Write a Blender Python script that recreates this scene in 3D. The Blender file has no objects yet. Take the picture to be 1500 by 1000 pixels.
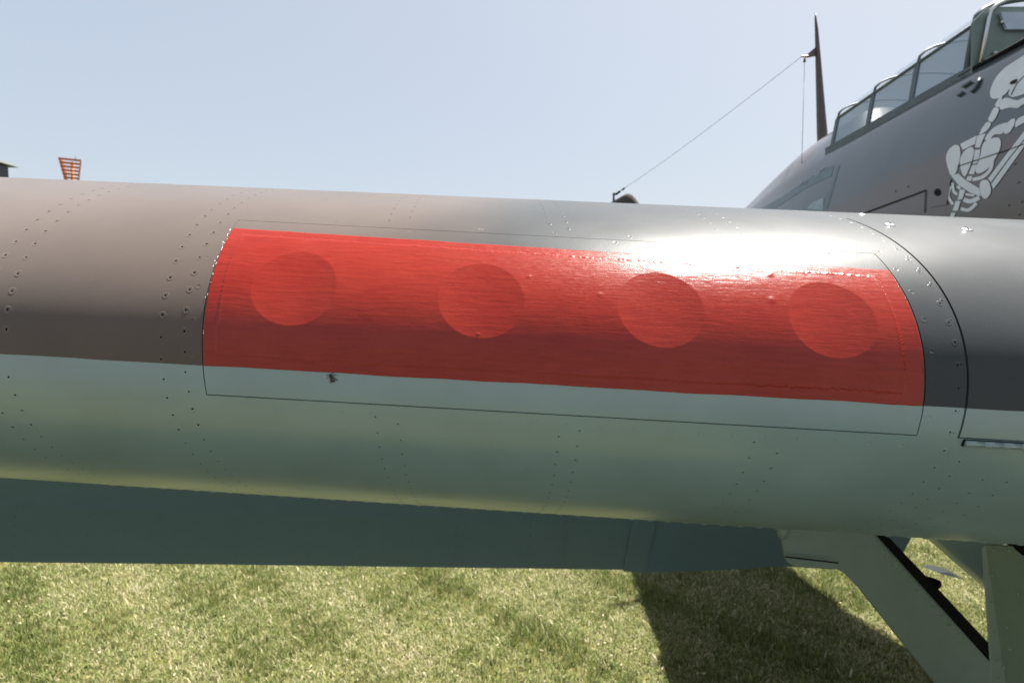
import bpy, bmesh, math, random
import numpy as np
from mathutils import Vector, Matrix, noise as mnoise
from mathutils.bvhtree import BVHTree
random.seed(7); rng = np.random.default_rng(7)
R = math.radians
scene = bpy.context.scene

# ---------------------------------------------------------------- camera, sky, sun, exposure
PITCH = R(3.0)            # the camera looks 3 degrees down; the parked aircraft's axis shares that slope
CAM_H = 1.70
FOC = 780.0               # focal length in pixels of a 1500 px wide picture
cam_d = bpy.data.cameras.new('camera'); cam = bpy.data.objects.new('camera', cam_d)
scene.collection.objects.link(cam); scene.camera = cam
cam.location = (0, 0, CAM_H); cam.rotation_euler = (R(90) - PITCH, 0, 0)
cam_d.sensor_width = 36; cam_d.lens = FOC / 1500 * 36
cam_d.clip_start = 0.02; cam_d.clip_end = 6000
cam_d.dof.use_dof = True; cam_d.dof.focus_distance = 0.58; cam_d.dof.aperture_fstop = 9.0

MA = Matrix.Translation((0, 0, CAM_H)) @ Matrix.Rotation(-PITCH, 4, 'X')     # aircraft axes -> world
SUN_A = Vector((.36, .13, .90)).normalized()
SUN = (MA.to_3x3() @ SUN_A).normalized()
elev = math.asin(SUN.z); azim = math.atan2(SUN.x, SUN.y)
world = bpy.data.worlds.new('World'); scene.world = world; world.use_nodes = True
wn = world.node_tree; bg = wn.nodes['Background']
sky = wn.nodes.new('ShaderNodeTexSky'); sky.sky_type = 'NISHITA'; sky.sun_disc = False
sky.sun_elevation = elev; sky.sun_rotation = azim
sky.air_density = 1.0; sky.dust_density = 3.0; sky.ozone_density = 1.3; sky.altitude = 50
hs = wn.nodes.new('ShaderNodeHueSaturation'); hs.inputs['Saturation'].default_value = 1.35; hs.inputs['Value'].default_value = 1.06
gm = wn.nodes.new('ShaderNodeGamma'); gm.inputs[1].default_value = .30; wn.links.new(sky.outputs[0], gm.inputs[0])
wn.links.new(gm.outputs[0], hs.inputs['Color']); wn.links.new(hs.outputs[0], bg.inputs[0]); bg.inputs[1].default_value = 0.15
sl = bpy.data.lights.new('sun', 'SUN'); so = bpy.data.objects.new('sun', sl); scene.collection.objects.link(so)
sl.energy = 5.0; sl.angle = R(0.55); sl.color = (1, .955, .88)
so.rotation_euler = SUN.to_track_quat('Z', 'Y').to_euler()
scene.view_settings.view_transform = 'Standard'; scene.view_settings.look = 'None'
scene.view_settings.gamma = 1; scene.view_settings.use_curve_mapping = False
scene.view_settings.exposure = 1.72

# ---------------------------------------------------------------- materials
def nodes(name):
    m = bpy.data.materials.new(name); m.use_nodes = True
    nt = m.node_tree
    return m, nt, nt.nodes['Principled BSDF']
def ramp(nt, fac, stops, interp='LINEAR'):
    r = nt.nodes.new('ShaderNodeValToRGB'); e = r.color_ramp.elements
    r.color_ramp.interpolation = interp
    while len(e) < len(stops): e.new(.5)
    for el, (p, c) in zip(e, stops):
        el.position = p; el.color = (*c, 1) if len(c) == 3 else c
    nt.links.new(fac, r.inputs[0]); return r.outputs[0]
def noise(nt, scale, detail=3, vec=None, sc=(1, 1, 1), rough=.5, coord='Object'):
    t = nt.nodes.new('ShaderNodeTexCoord'); mp = nt.nodes.new('ShaderNodeMapping'); mp.inputs['Scale'].default_value = sc
    nt.links.new(t.outputs[coord] if vec is None else vec, mp.inputs[0])
    n = nt.nodes.new('ShaderNodeTexNoise'); n.inputs['Scale'].default_value = scale; n.inputs['Detail'].default_value = detail
    n.inputs['Roughness'].default_value = rough
    nt.links.new(mp.outputs[0], n.inputs[0]); return n.outputs['Fac']
def math_n(nt, op, a, b=None, clamp=False):
    n = nt.nodes.new('ShaderNodeMath'); n.operation = op; n.use_clamp = clamp
    for i, v in enumerate((a, b)):
        if v is None: continue
        if isinstance(v, (int, float)): n.inputs[i].default_value = v
        else: nt.links.new(v, n.inputs[i])
    return n.outputs[0]
def mix(nt, f, a, b):
    n = nt.nodes.new('ShaderNodeMix'); n.data_type = 'RGBA'
    for i, v in ((0, f), (6, a), (7, b)):
        if isinstance(v, (int, float)): n.inputs[i].default_value = v
        elif isinstance(v, tuple): n.inputs[i].default_value = (*v, 1)
        else: nt.links.new(v, n.inputs[i])
    return n.outputs[2]
def bump(nt, b, height, strength, dist, prev=None):
    n = nt.nodes.new('ShaderNodeBump'); n.inputs['Strength'].default_value = strength; n.inputs['Distance'].default_value = dist
    nt.links.new(height, n.inputs['Height'])
    if prev is not None: nt.links.new(prev, n.inputs['Normal'])
    nt.links.new(n.outputs[0], b.inputs['Normal']); return n.outputs[0]
def plain(name, col, rough=.5, metal=0, var=.12, spec=.5):
    m, nt, b = nodes(name)
    f = noise(nt, 18, 4)
    c = ramp(nt, f, [(.3, tuple(x * (1 - var) for x in col)), (.7, tuple(x * (1 + var) for x in col))])
    nt.links.new(c, b.inputs['Base Color']); b.inputs['Roughness'].default_value = rough; b.inputs['Metallic'].default_value = metal
    b.inputs['Specular IOR Level'].default_value = spec
    return m

EARTH = (.106, .080, .067); GREEN = (.036, .042, .046); SKYTYPE = (.18, .258, .255)
def paint(name, kind):
    """satin aircraft paint; 'top' is brown and dark green camouflage, 'under' is pale duck-egg"""
    m, nt, b = nodes(name)
    spots = noise(nt, 900, 2); specks = ramp(nt, spots, [(.73, (0, 0, 0)), (.77, (1, 1, 1))])
    b.inputs['Diffuse Roughness'].default_value = .3
    if kind != 'under': b.inputs['Sheen Weight'].default_value = .3; b.inputs['Sheen Roughness'].default_value = .4
    if kind in ('earth', 'green'): c = mix(nt, 0.0, EARTH if kind == 'earth' else GREEN, GREEN)
    elif kind == 'top':
        tc = nt.nodes.new('ShaderNodeTexCoord'); sp = nt.nodes.new('ShaderNodeSeparateXYZ'); nt.links.new(tc.outputs['UV'], sp.inputs[0])
        n = noise(nt, 3.0, 2, coord='UV')
        pos = math_n(nt, 'ADD', sp.outputs[0], math_n(nt, 'MULTIPLY', math_n(nt, 'SUBTRACT', n, .5), .25))
        pos = math_n(nt, 'SUBTRACT', pos, math_n(nt, 'MULTIPLY', sp.outputs[1], .5))
        f = ramp(nt, math_n(nt, 'ADD', pos, .62), [(.36, (0, 0, 0)), (.56, (1, 1, 1))], 'EASE')
        c = mix(nt, f, EARTH, GREEN)
    else:
        c = mix(nt, 0.0, SKYTYPE, SKYTYPE)
    v = noise(nt, 5, 5, sc=(1, 1, 1), rough=.6)
    vv = ramp(nt, v, [(.3, (.86, .86, .86)), (.7, (1.1, 1.1, 1.1))])
    mm = nt.nodes.new('ShaderNodeMix'); mm.data_type = 'RGBA'; mm.blend_type = 'MULTIPLY'; mm.inputs[0].default_value = 1
    nt.links.new(c, mm.inputs[6]); nt.links.new(vv, mm.inputs[7])
    nt.links.new(mix(nt, math_n(nt, 'MULTIPLY', specks, .25), mm.outputs[2], (.3, .29, .26)), b.inputs['Base Color'])
    rr = ramp(nt, noise(nt, 9, 4), [(.3, (.34,) * 3), (.7, (.41,) * 3)])
    nt.links.new(rr, b.inputs['Roughness']); b.inputs['Specular IOR Level'].default_value = .17 if kind != 'under' else .5
    b.inputs['Coat Weight'].default_value = .0 if kind != 'under' else .7; b.inputs['Coat IOR'].default_value = 1.5 if kind != 'under' else 1.75; b.inputs['Coat Roughness'].default_value = .24 if kind != 'under' else .28
    b1 = bump(nt, b, noise(nt, 2.6, 1, sc=(1, 1, 1)), .5, .006)
    b2 = bump(nt, b, noise(nt, 15, 3), .5, .0007, b1)
    bump(nt, b, noise(nt, 700, 2), .22, .0003, b2)
    return m
M_top = paint('camouflage_paint', 'top'); M_under = paint('underside_paint', 'under'); M_earth = paint('dark_earth_paint', 'earth'); M_green = paint('dark_green_paint', 'green')
M_gap = plain('dark_gap', (.012, .012, .012), .9)
M_hole = plain('rivet_hole', (.004, .004, .004), .95, spec=0)
M_metal = plain('bare_metal', (.55, .55, .54), .32, 1)
M_chip = plain('chipped_metal', (.72, .70, .66), .4, .2)
M_black = plain('black_rubber_and_shade', (.003, .003, .003), .8, spec=.15)  # also colours the painted shade along the gear door edge
M_frame = plain('canopy_frame_paint', (.075, .10, .12), .5)
M_sage = plain('sage_cockpit_paint', (.12, .165, .14), .45)
M_door = plain('gear_door_paint', (.17, .225, .18), .42, var=.05)
M_flap = plain('flap_paint', (.13, .205, .22), .38, var=.03)
M_white = plain('emblem_white_paint', (.60, .63, .66), .5, var=.06)
M_orange = plain('orange_paint', (.34, .085, .02), .6)
M_roofg = plain('roof_grey_green', (.07, .085, .08), .7)
M_darkglass = plain('dark_glazing', (.012, .016, .03), .12)

def red_paint():
    m, nt, b = nodes('red_dope')
    tc = nt.nodes.new('ShaderNodeTexCoord'); ds = nt.nodes.new('ShaderNodeTexNoise'); ds.inputs['Scale'].default_value = 22; nt.links.new(tc.outputs['UV'], ds.inputs[0])
    vm = nt.nodes.new('ShaderNodeVectorMath'); vm.operation = 'MULTIPLY_ADD'; vm.inputs[1].default_value = (.03, .006, 0)
    nt.links.new(ds.outputs['Color'], vm.inputs[0]); nt.links.new(tc.outputs['UV'], vm.inputs[2])
    st = noise(nt, 1, 4, vec=vm.outputs[0], sc=(24, 260, 1), rough=.62)
    st2 = noise(nt, 1, 3, vec=vm.outputs[0], sc=(120, 800, 1), rough=.6)
    b.inputs['Diffuse Roughness'].default_value = .2
    wv = noise(nt, 1, 2, sc=(900, 900, 1), coord='UV')
    c = ramp(nt, st, [(.25, (.20, .010, .005)), (.75, (.28, .020, .009))])
    fade = ramp(nt, noise(nt, 9, 4, coord='UV', rough=.65), [(.35, (0, 0, 0)), (.72, (.45,) * 3)])
    c = mix(nt, fade, c, (.30, .034, .018))
    nt.links.new(c, b.inputs['Base Color'])
    nt.links.new(ramp(nt, st2, [(.3, (.15,) * 3), (.7, (.33,) * 3)]), b.inputs['Roughness'])
    b.inputs['Specular IOR Level'].default_value = .3
    h = math_n(nt, 'ADD', math_n(nt, 'MULTIPLY', st, .7), math_n(nt, 'MULTIPLY', st2, .22))
    b0_ = bump(nt, b, noise(nt, 60, 3, coord='UV'), .5, .0007)
    b1 = bump(nt, b, h, .5, .0008, b0_)
    b.inputs['Coat Weight'].default_value = .06; b.inputs['Coat Roughness'].default_value = .3
    bump(nt, b, wv, .35, .0003, b1)
    return m
M_red = red_paint()
def glass(name, tint, tr, rough=.02):
    m = bpy.data.materials.new(name); m.use_nodes = True; nt = m.node_tree; nt.nodes.clear()
    o = nt.nodes.new('ShaderNodeOutputMaterial'); mx = nt.nodes.new('ShaderNodeMixShader'); t = nt.nodes.new('ShaderNodeBsdfTransparent')
    p = nt.nodes.new('ShaderNodeBsdfPrincipled'); p.inputs['Base Color'].default_value = (*tint, 1); p.inputs['Roughness'].default_value = rough
    t.inputs[0].default_value = (.93, .95, .97, 1); mx.inputs[0].default_value = 1 - tr
    nt.links.new(t.outputs[0], mx.inputs[1]); nt.links.new(p.outputs[0], mx.inputs[2]); nt.links.new(mx.outputs[0], o.inputs[0])
    return m
M_pane = glass('canopy_side_glass', (.25, .31, .39), .10, .1); M_topglass = glass('canopy_top_glass', (.6, .65, .7), .86)

# ---------------------------------------------------------------- helpers
col = scene.collection
BASE = Vector((2.2, 3.4, -1.9))                 # the aircraft's own origin in its axes
aircraft = bpy.data.objects.new('vintage_fighter_aircraft', None); col.objects.link(aircraft)
aircraft.matrix_world = MA @ Matrix.Translation(BASE)
aircraft['label'] = 'vintage camouflaged fighter aircraft parked on grass, red patch on its wing leading edge'
aircraft['category'] = 'aircraft'
def link(name, me, parent, mats=(), smooth=True, local=False):
    for m in mats: me.materials.append(m)
    if smooth: me.shade_smooth()
    o = bpy.data.objects.new(name, me); col.objects.link(o)
    if parent is not None: o.parent = parent
    return o
def mesh(name, V, F, parent, mats, smooth=True, mi=None, uv=None):
    """V in aircraft axes; parts sit at the aircraft's origin"""
    off = BASE
    me = bpy.data.meshes.new(name)
    V = np.asarray(V, dtype=float) - np.array(off)
    me.from_pydata(V.tolist(), [], [tuple(int(i) for i in f) for f in F])
    if mi is not None: me.polygons.foreach_set('material_index', np.asarray(mi, dtype=np.int32))
    if uv is not None:
        l = me.uv_layers.new(name='UVMap'); vi = np.empty(len(me.loops), dtype=np.int32); me.loops.foreach_get('vertex_index', vi)
        l.data.foreach_set('uv', np.asarray(uv, dtype=np.float32)[vi].ravel())
    me.update()
    return link(name, me, parent, mats, smooth)
def box_bm(bm, c, h, rot=None):
    r = bmesh.ops.create_cube(bm, size=1)
    for v in r['verts']:
        p = Vector((v.co.x * h[0], v.co.y * h[1], v.co.z * h[2]))
        if rot is not None: p = rot @ p
        v.co = p + Vector(c)
    return r['verts']
def bm_obj(name, bm, parent, mats, smooth=False, world_space=False):
    if not world_space:
        bmesh.ops.translate(bm, verts=bm.verts, vec=-BASE)
    bmesh.ops.recalc_face_normals(bm, faces=bm.faces)
    me = bpy.data.meshes.new(name); bm.to_mesh(me); bm.free()
    return link(name, me, parent, mats, smooth)
def tube(bm, pts, rad, n=8, cap=True):
    pts = [Vector(p) for p in pts]; rings = []
    if not hasattr(rad, '__len__'): rad = [rad] * len(pts)
    up = Vector((0.13, .2, 1))
    for i, p in enumerate(pts):
        d = (pts[min(i + 1, len(pts) - 1)] - pts[max(i - 1, 0)]).normalized()
        a = d.cross(up).normalized(); b = d.cross(a).normalized()
        rings.append([bm.verts.new(p + (a * math.cos(t) + b * math.sin(t)) * rad[i]) for t in [k * 2 * math.pi / n for k in range(n)]])
    for i in range(len(rings) - 1):
        for k in range(n):
            bm.faces.new((rings[i][k], rings[i][(k + 1) % n], rings[i + 1][(k + 1) % n], rings[i + 1][k]))
    if cap:
        bm.faces.new(rings[0][::-1]); bm.faces.new(rings[-1])
def at(px, py, D):
    """the place seen at a picture position, D metres out (aircraft axes)"""
    return Vector(((px - 750) / FOC * D, D, (500 - py) / FOC * D))
def catmull(pts, n=5, closed=True):
    out = []; N = len(pts)
    for i in range(N if closed else N - 1):
        p = [Vector(pts[(i + k) % N]) if closed else Vector(pts[min(max(i + k, 0), N - 1)]) for k in (-1, 0, 1, 2)]
        for j in range(n):
            t = j / n
            out.append(.5 * ((2 * p[1]) + (p[2] - p[0]) * t + (2 * p[0] - 5 * p[1] + 4 * p[2] - p[3]) * t * t + (3 * p[1] - p[0] - 3 * p[2] + p[3]) * t ** 3))
    if not closed: out.append(Vector(pts[-1]))
    return out

# ---------------------------------------------------------------- wing surface
CH = 2.2
d0, sw, z0, dk, tu0, tu1, tl0, tl1, ti, ax = 0.55, -0.0395, -0.01837, -0.04452, 0.25821, -0.00834, 0.26318, 0.0093, 0.00323, -0.05051
sL, sR, sJ = -0.32738, 0.41414, 0.45561
def profv(v):
    a = np.abs(v); return 5 * CH * (.2969 * a - .126 * v ** 2 - .3516 * v ** 4 + .2843 * v ** 6 - .1015 * v ** 8)
def WP(s, v, off=0.0):
    s = np.asarray(s, dtype=float); v = np.asarray(v, dtype=float); s, v = np.broadcast_arrays(s, v)
    def P(s, v):
        w = .5 + .5 * np.tanh(v / .03); sc = np.clip(s, -1.5, 1.2)
        t = (tu0 + tu1 * sc) * w + (tl0 + tl1 * sc) * (1 - w)
        t = t * np.clip(1 + .1 * (s + .8), .7, 1) ** 1.0 if False else t
        c = CH * v * v
        return np.stack([s + ax * c, d0 + sw * s + c, z0 + dk * s + np.sign(v) * profv(v) * t + ti * c], -1)
    p = P(s, v)
    if np.ndim(off) == 0 and off == 0: return p
    n = WN(s, v, P)
    return p + n * np.asarray(off)[..., None]
def WN(s, v, P=None):
    if P is None: P = lambda a, b: WP(a, b)
    e = 1e-4
    a = P(s + e, v) - P(s - e, v); b = P(s, v + e) - P(s, v - e)
    n = np.cross(a, b); n /= np.linalg.norm(n, axis=-1, keepdims=True)
    return n
_vv = np.linspace(-1, 1, 4001); _pp = WP(0.0, _vv); _arc = np.concatenate([[0], np.cumsum(np.linalg.norm(np.diff(_pp, axis=0), axis=1))]); _arc -= _arc[2000]
def arc(v): return np.interp(v, _vv, _arc)
def vat(a): return np.interp(a, _arc, _vv)
def lin(a, b):   # value at sL and at sR
    return lambda s: a + (b - a) * np.clip((s - sL) / (sR - sL), -.45, 1.3)
vT = lin(.194, .178); vB = lin(-.0644, -.0698); vR = lin(.1623 + .03876 * .32738, .1623 - .03876 * .41414)
vC = lambda s: -0.02866 - 0.00927 * np.clip(s, -3, 1.2) + .00035 * np.sin(s * 23 + 1) + .0003 * np.sin(s * 61)

G = .0007      # half width of a panel joint
def gv(v, g=G): return g / ((arc(v + .001) - arc(v - .001)) / .002)
# rows of the skin grid: bounding curves and number of cells between them
rows = [(lambda s: -.915 + 0 * s, 26), (lambda s: -.42 + 0 * s, 60), (lambda s: vB(s) - gv(vB(s)), 1), (lambda s: vB(s) + gv(vB(s)), 10),
        (vC, 40), (vR, 5), (lambda s: vT(s) - gv(vT(s)), 1), (lambda s: vT(s) + gv(vT(s)), 22), (lambda s: .285 + 0 * s, 24), (lambda s: .42 + 0 * s, 26), (lambda s: .915 + 0 * s, 0)]
GJ = .0011
cols = list(np.linspace(-3.6, -.9, 14)) + list(np.linspace(-.8, sL - G, 14)) + list(np.linspace(sL + G, sR - G, 46)) + list(np.linspace(sR + G, sJ - GJ, 6)) + list(np.linspace(sJ + GJ, .95, 14)) + list(np.linspace(1.05, 2.0, 8))
cols = np.array(cols); ns = len(cols)
VR = []; rowid = []
for k in range(len(rows) - 1):
    a = rows[k][0](cols); b = rows[k + 1][0](cols)
    for j in range(rows[k][1]):
        VR.append(a + (b - a) * j / rows[k][1]); rowid.append(k)
VR.append(rows[-1][0](cols)); VR = np.array(VR); nv = len(VR)
SS = np.broadcast_to(cols, VR.shape)
def colid(i):
    m = .5 * (cols[i] + cols[i + 1])
    if abs(m - sL) < G * .9: return 'gL'
    if abs(m - sR) < G * .9: return 'gR'
    if abs(m - sJ) < GJ * .9: return 'gJ'
    return 'out' if m < sL else 'panel' if m < sR else 'strip' if m < sJ else 'centre'
def region(c, r, c2=False):
    inpanel = 3 <= r <= 5
    if c == 'panel': return ('panel' if r != 4 or c2 else None) if inpanel else (None if r in (2, 6) else 'skin')
    if c in ('gL', 'gR'): return None if 2 <= r <= 6 else 'skin'
    if c == 'gJ': return None if 2 <= r <= 7 else 'skin'
    if c == 'centre': return None if r == 2 else ('centre' if r > 2 else 'skin')
    return 'skin'
edge_cols = [i for i in range(ns - 1) if min(abs(cols[i] - sL), abs(cols[i + 1] - sR)) < .004]
def build_region(name, which, parent, off=0.0, skirt=.0035):
    F = []; mi = []; idx = np.arange(nv * ns).reshape(nv, ns)
    for i in range(ns - 1):
        c = colid(i)
        for j in range(nv - 1):
            if region(c, rowid[j], i in edge_cols) in which:
                F.append((idx[j, i], idx[j, i + 1], idx[j + 1, i + 1], idx[j + 1, i])); mi.append(1 if rowid[j] <= 3 else 0)
    P = WP(SS, VR, off).reshape(-1, 3); N = WN(SS.ravel(), VR.ravel())
    uv = np.stack([SS.ravel(), arc(VR.ravel())], -1)
    # skirts turned down into the joints
    cnt = {}
    for fi, f in enumerate(F):
        for a, b in zip(f, f[1:] + f[:1]):
            cnt.setdefault((min(a, b), max(a, b)), []).append((a, b, fi))
    low = {}; PV = list(P); UV = list(uv); NF = []; nmi = []
    for k, l in cnt.items():
        if len(l) == 1:
            a, b, fi = l[0]
            j = [a // ns, b // ns]; ii = [a % ns, b % ns]
            if min(j) == max(j) and j[0] in (0, nv - 1): continue
            if ii[0] == ii[1] and ii[0] in (0, ns - 1): continue
            q = []
            for x in (a, b):
                top = len(PV); PV.append(P[x]); UV.append(uv[x]); PV.append(P[x] - N[x] * skirt); UV.append(uv[x]); q.append(top)
            NF.append((q[1], q[0], q[0] + 1, q[1] + 1)); nmi.append(mi[fi])
    F += NF; mi += nmi
    used = sorted({x for f in F for x in f}); rm = {x: k for k, x in enumerate(used)}
    F = [tuple(rm[x] for x in f) for f in F]
    return mesh(name, np.array(PV)[used], F, parent, [M_top, M_under], True, mi, np.array(UV)[used])
wing = build_region('wing', ('skin', 'centre'), aircraft)
wing['label'] = 'starboard wing with camouflaged top and pale green underside'
gun_panel = build_region('gun_bay_nose_panel', ('panel',), wing, .0004)
# structure seen only through the open joints
cs = np.linspace(-.6, .96, 40); vs_ = np.linspace(-.12, .36, 50)
A, B = np.meshgrid(cs, vs_); Pn = WP(A, B, -.005).reshape(-1, 3)
F = [(j * 40 + i, j * 40 + i + 1, (j + 1) * 40 + i + 1, (j + 1) * 40 + i) for j in range(49) for i in range(39) if not (sL + .02 < cs[i] < sR - .04 and -.02 < vs_[j] < .145)]
mesh('inner_skin', Pn, F, wing, [M_gap])
te_u, te_l = WP(cols, .915), WP(cols, -.915)
mesh('trailing_edge', np.vstack([te_u, te_l]), [(i, i + 1, ns + i + 1, ns + i) for i in range(ns - 1)], wing, [M_under])
# tip cap and root rib
for s_, nm in ((-3.6, 'wing_tip'),):
    v = np.linspace(-.915, .915, 61); p = WP(s_, v); c_ = p.mean(0) + np.array([-.25, 0, 0])
    mesh(nm, np.vstack([p, c_]), [(i, i + 1, 61) for i in range(60)], wing, [M_top])

def smooth_noise(x, seed=0):
    return np.array([mnoise.noise(Vector((float(a), seed * 7.31, 1.7))) for a in x])

# ---- red doped fabric patch over the four gun ports
NS, NV = 700, 210
ss = np.linspace(sL + .0016, sR - .0016, NS)
bot = vC(ss) + gv(vC(ss), .0004) * smooth_noise(ss * 60, 1); top = vR(ss) + gv(vR(ss), .0009) * smooth_noise(ss * 22, 2) + gv(vR(ss), .0004) * smooth_noise(ss * 130, 12)
tt = np.linspace(0, 1, NV)
V_ = bot[None, :] + (top - bot)[None, :] * tt[:, None]; S_ = np.broadcast_to(ss, V_.shape)
AR = arc(V_); P0 = WP(S_, V_, .00075); N0 = WN(S_, V_)
a0, a1 = AR[0], AR[-1]
jl = .0012 * smooth_noise(ss * 420, 3) + .0009 * smooth_noise(ss * 1100, 5); jl2 = .0016 * smooth_noise(ss * 300, 4) + .001 * smooth_noise(ss * 900, 6)
d_top = (a1 - .0125 + jl)[None, :] - AR; d_bot = AR - (a0 + .0125 + jl2)[None, :]
aj = np.array([[mnoise.noise(Vector((float(x) * 500, k * 9.0, 0))) for x in AR[:, 10]] for k in (0, 1)])
d_l = S_ - (sL + .0165 + .001 * aj[0])[:, None]; d_r = (sR - .0215 + .0012 * aj[1])[:, None] - S_
din = np.minimum(np.minimum(d_top, d_bot), np.minimum(d_l, d_r))
lift = .00045 / (1 + np.exp(-din / .0004))
rid = .0006 * np.exp(-(din / .0011) ** 2)
rn = np.abs(smooth_noise(ss * 260, 8)) * 1.6 * (.35 + .9 * np.clip((ss - sL) / .5, 0, 1)); rid = rid * np.where(np.abs(d_top) < .004, rn[None, :], .75)
# flat spots where the fabric bridges the round gun ports (round in the aircraft's front view)
P1 = P0 + N0 * (lift + rid)[..., None]
centres = [(432, 421), (704, 439), (968, 452), (1219, 467)]
RAD = .0465
allV = P1.reshape(-1, 3)
fx, fz = allV[:, 0].copy(), allV[:, 2].copy(); newy = allV[:, 1].copy()
zs = np.linspace(-.06, .2, 500)
cen3 = []
flat_w = np.zeros(len(allV))
for (cx, cy) in centres:
    # find the port centre on the wing surface
    best = None
    S2, V2 = np.meshgrid(np.linspace(-.35, .45, 401), np.linspace(-.05, .2, 251)); q = WP(S2, V2)
    e = (750 + FOC * q[..., 0] / q[..., 1] - cx) ** 2 + (500 - FOC * q[..., 2] / q[..., 1] - cy) ** 2
    k = np.unravel_index(e.argmin(), e.shape); c = q[k]; cen3.append((S2[k], V2[k], c))
    rr = RAD * (c[1] / .575)
    vv = np.linspace(-.08, .3, 900)
    m = (np.abs(fx - c[0]) < rr) & (allV[:, 1] < 1.0)
    dx = fx[m] - c[0]; hz = .905 * np.sqrt(np.maximum(rr ** 2 - dx ** 2, 0))
    ps = WP(S2[k], vv, .0012)      # local section
    # section heights shift with span: use slope of the leading edge line
    zsh = dk * dx
    order = np.argsort(ps[:, 2]); zz = ps[order, 2]; yy = ps[order, 1]
    up_m = vv[order] > -.075
    zl = c[2] + zsh - hz; zu = c[2] + zsh + hz
    yl = np.interp(zl - zsh, zz, yy) + sw * dx; yu = np.interp(zu - zsh, zz, yy) + sw * dx
    zq = fz[m]; inside = (zq > zl) & (zq < zu)
    t = np.clip((zq - zl) / np.maximum(zu - zl, 1e-5), 0, 1)
    yf = yl + (yu - yl) * t
    edge = 1 - np.clip(np.sqrt(dx ** 2 + ((zq - c[2] - zsh) / .905) ** 2) / rr, 0, 1)
    w = np.clip(edge / .03, 0, 1); w = w * w * (3 - 2 * w)
    idm = np.where(m)[0]
    ny = newy[idm]; ny = np.where(inside, ny + (yf - ny) * .6 * w, ny); newy[idm] = ny
allV[:, 1] = newy
# small trapped blisters in the dope
for (bx, by, br, bh) in ((878, 431, .003, .0005), (1131, 439, .004, .0006), (700, 489, .0018, .0006), (1128, 402, .003, .0006), (775, 405, .002, .0004)):
    pxx = 750 + FOC * allV[:, 0] / allV[:, 1]; pyy = 500 - FOC * allV[:, 2] / allV[:, 1]
    dd = np.hypot(pxx - bx, (pyy - by) * 1.3) * .57 / FOC
    allV += N0.reshape(-1, 3) * (bh * np.exp(-(dd / br) ** 2))[:, None]
Fq = np.arange(NS * NV).reshape(NV, NS)
F = np.stack([Fq[:-1, :-1], Fq[:-1, 1:], Fq[1:, 1:], Fq[1:, :-1]], -1).reshape(-1, 4)
# rim turned down onto the panel
ring = np.concatenate([Fq[0, :], Fq[1:, -1], Fq[-1, -2::-1], Fq[-2:0:-1, 0]])
low = allV[ring] - N0.reshape(-1, 3)[ring] * .001
b0 = len(allV); n_ = len(ring)
RF = [(ring[(k + 1) % n_], ring[k], b0 + k, b0 + (k + 1) % n_) for k in range(n_)]
uv = np.stack([S_.ravel(), AR.ravel()], -1)
red_patch = mesh('red_fabric_patch', np.vstack([allV, low]), F.tolist() + RF, wing, [M_red], True, None, np.vstack([uv, uv[ring]]))
red_patch['label'] = 'glossy brushed red doped fabric patch over four round gun ports'

# paint chips along the outboard end of the nose panel
bm = bmesh.new()
for k in range(20):
    t = random.random(); v = .172 - .16 * t ** 1.5
    s = sL + random.choice((-1, 1)) * (G + random.random() * .0011) + (.0005 if random.random() < .5 else 0)
    p = Vector(WP(s, v, .0013 if s > sL else .0003)); n = Vector(WN(np.float64(s), np.float64(v)))
    u = Vector((1, 0, 0)); w = n.cross(u).normalized(); u = w.cross(n)
    a = random.uniform(.00015, .0004); b = random.uniform(.0005, .0022)
    vsx = [bm.verts.new(p + u * a * math.cos(q) * random.uniform(.6, 1.2) + w * b * math.sin(q) + n * .0002) for q in [i * math.pi / 3 for i in range(6)]]
    c = bm.verts.new(p + n * .0004)
    for i in range(6): bm.faces.new((vsx[i], vsx[(i + 1) % 6], c))
o = bm_obj('paint_chip', bm, wing, [M_chip]); o['kind'] = 'stuff'

# ---- rivets
def rivet_mesh(name, prof, mats, n=12):
    bm = bmesh.new(); rings = []
    for (r, z, m) in prof:
        rings.append([bm.verts.new((r * math.cos(k * 2 * math.pi / n), r * math.sin(k * 2 * math.pi / n), z)) for k in range(n)] if r > 0 else [bm.verts.new((0, 0, z))])
    for i in range(len(rings) - 1):
        a, b = rings[i], rings[i + 1]
        for k in range(n):
            f = bm.faces.new((a[k], a[(k + 1) % n], b[(k + 1) % n], b[k])) if len(b) > 1 else bm.faces.new((a[k], a[(k + 1) % n], b[0]))
            f.material_index = prof[i][2]; f.smooth = True
    me = bpy.data.meshes.new(name); bm.to_mesh(me); bm.free()
    for m in mats: me.materials.append(m)
    return me
def mm(l): return [(r * .001, z * .001, m) for r, z, m in l]
PR = mm([(3.5, -.12, 0), (3.05, .11, 0), (2.6, .14, 0), (1.9, .02, 0), (.98, .05, 0), (.9, .05, 1), (0, .04, 1)])
R_ear = rivet_mesh('rivet_brown', PR, [M_earth, M_hole]); R_grn = rivet_mesh('rivet_green', PR, [M_green, M_hole]); R_top = R_ear; R_und = rivet_mesh('rivet_under', PR, [M_under, M_hole])
PS = mm([(3.4, -.05, 0), (3.1, .09, 0), (2.8, .02, 0), (0, .02, 0)])
PS = mm([(3.5, -.05, 0), (3.15, .12, 0), (2.8, .02, 0), (0, .04, 0)])
F_ear = rivet_mesh('flush_brown', PS, [M_earth]); F_grn = rivet_mesh('flush_green', PS, [M_green]); F_top = F_ear; F_und = rivet_mesh('flush_under', PS, [M_under])
PD = mm([(3.6, -.2, 0), (3.4, .35, 0), (2.4, .95, 0), (1.1, 1.25, 0), (0, 1.3, 0)])
D_und = rivet_mesh('dome_under', PD, [M_under])
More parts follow.
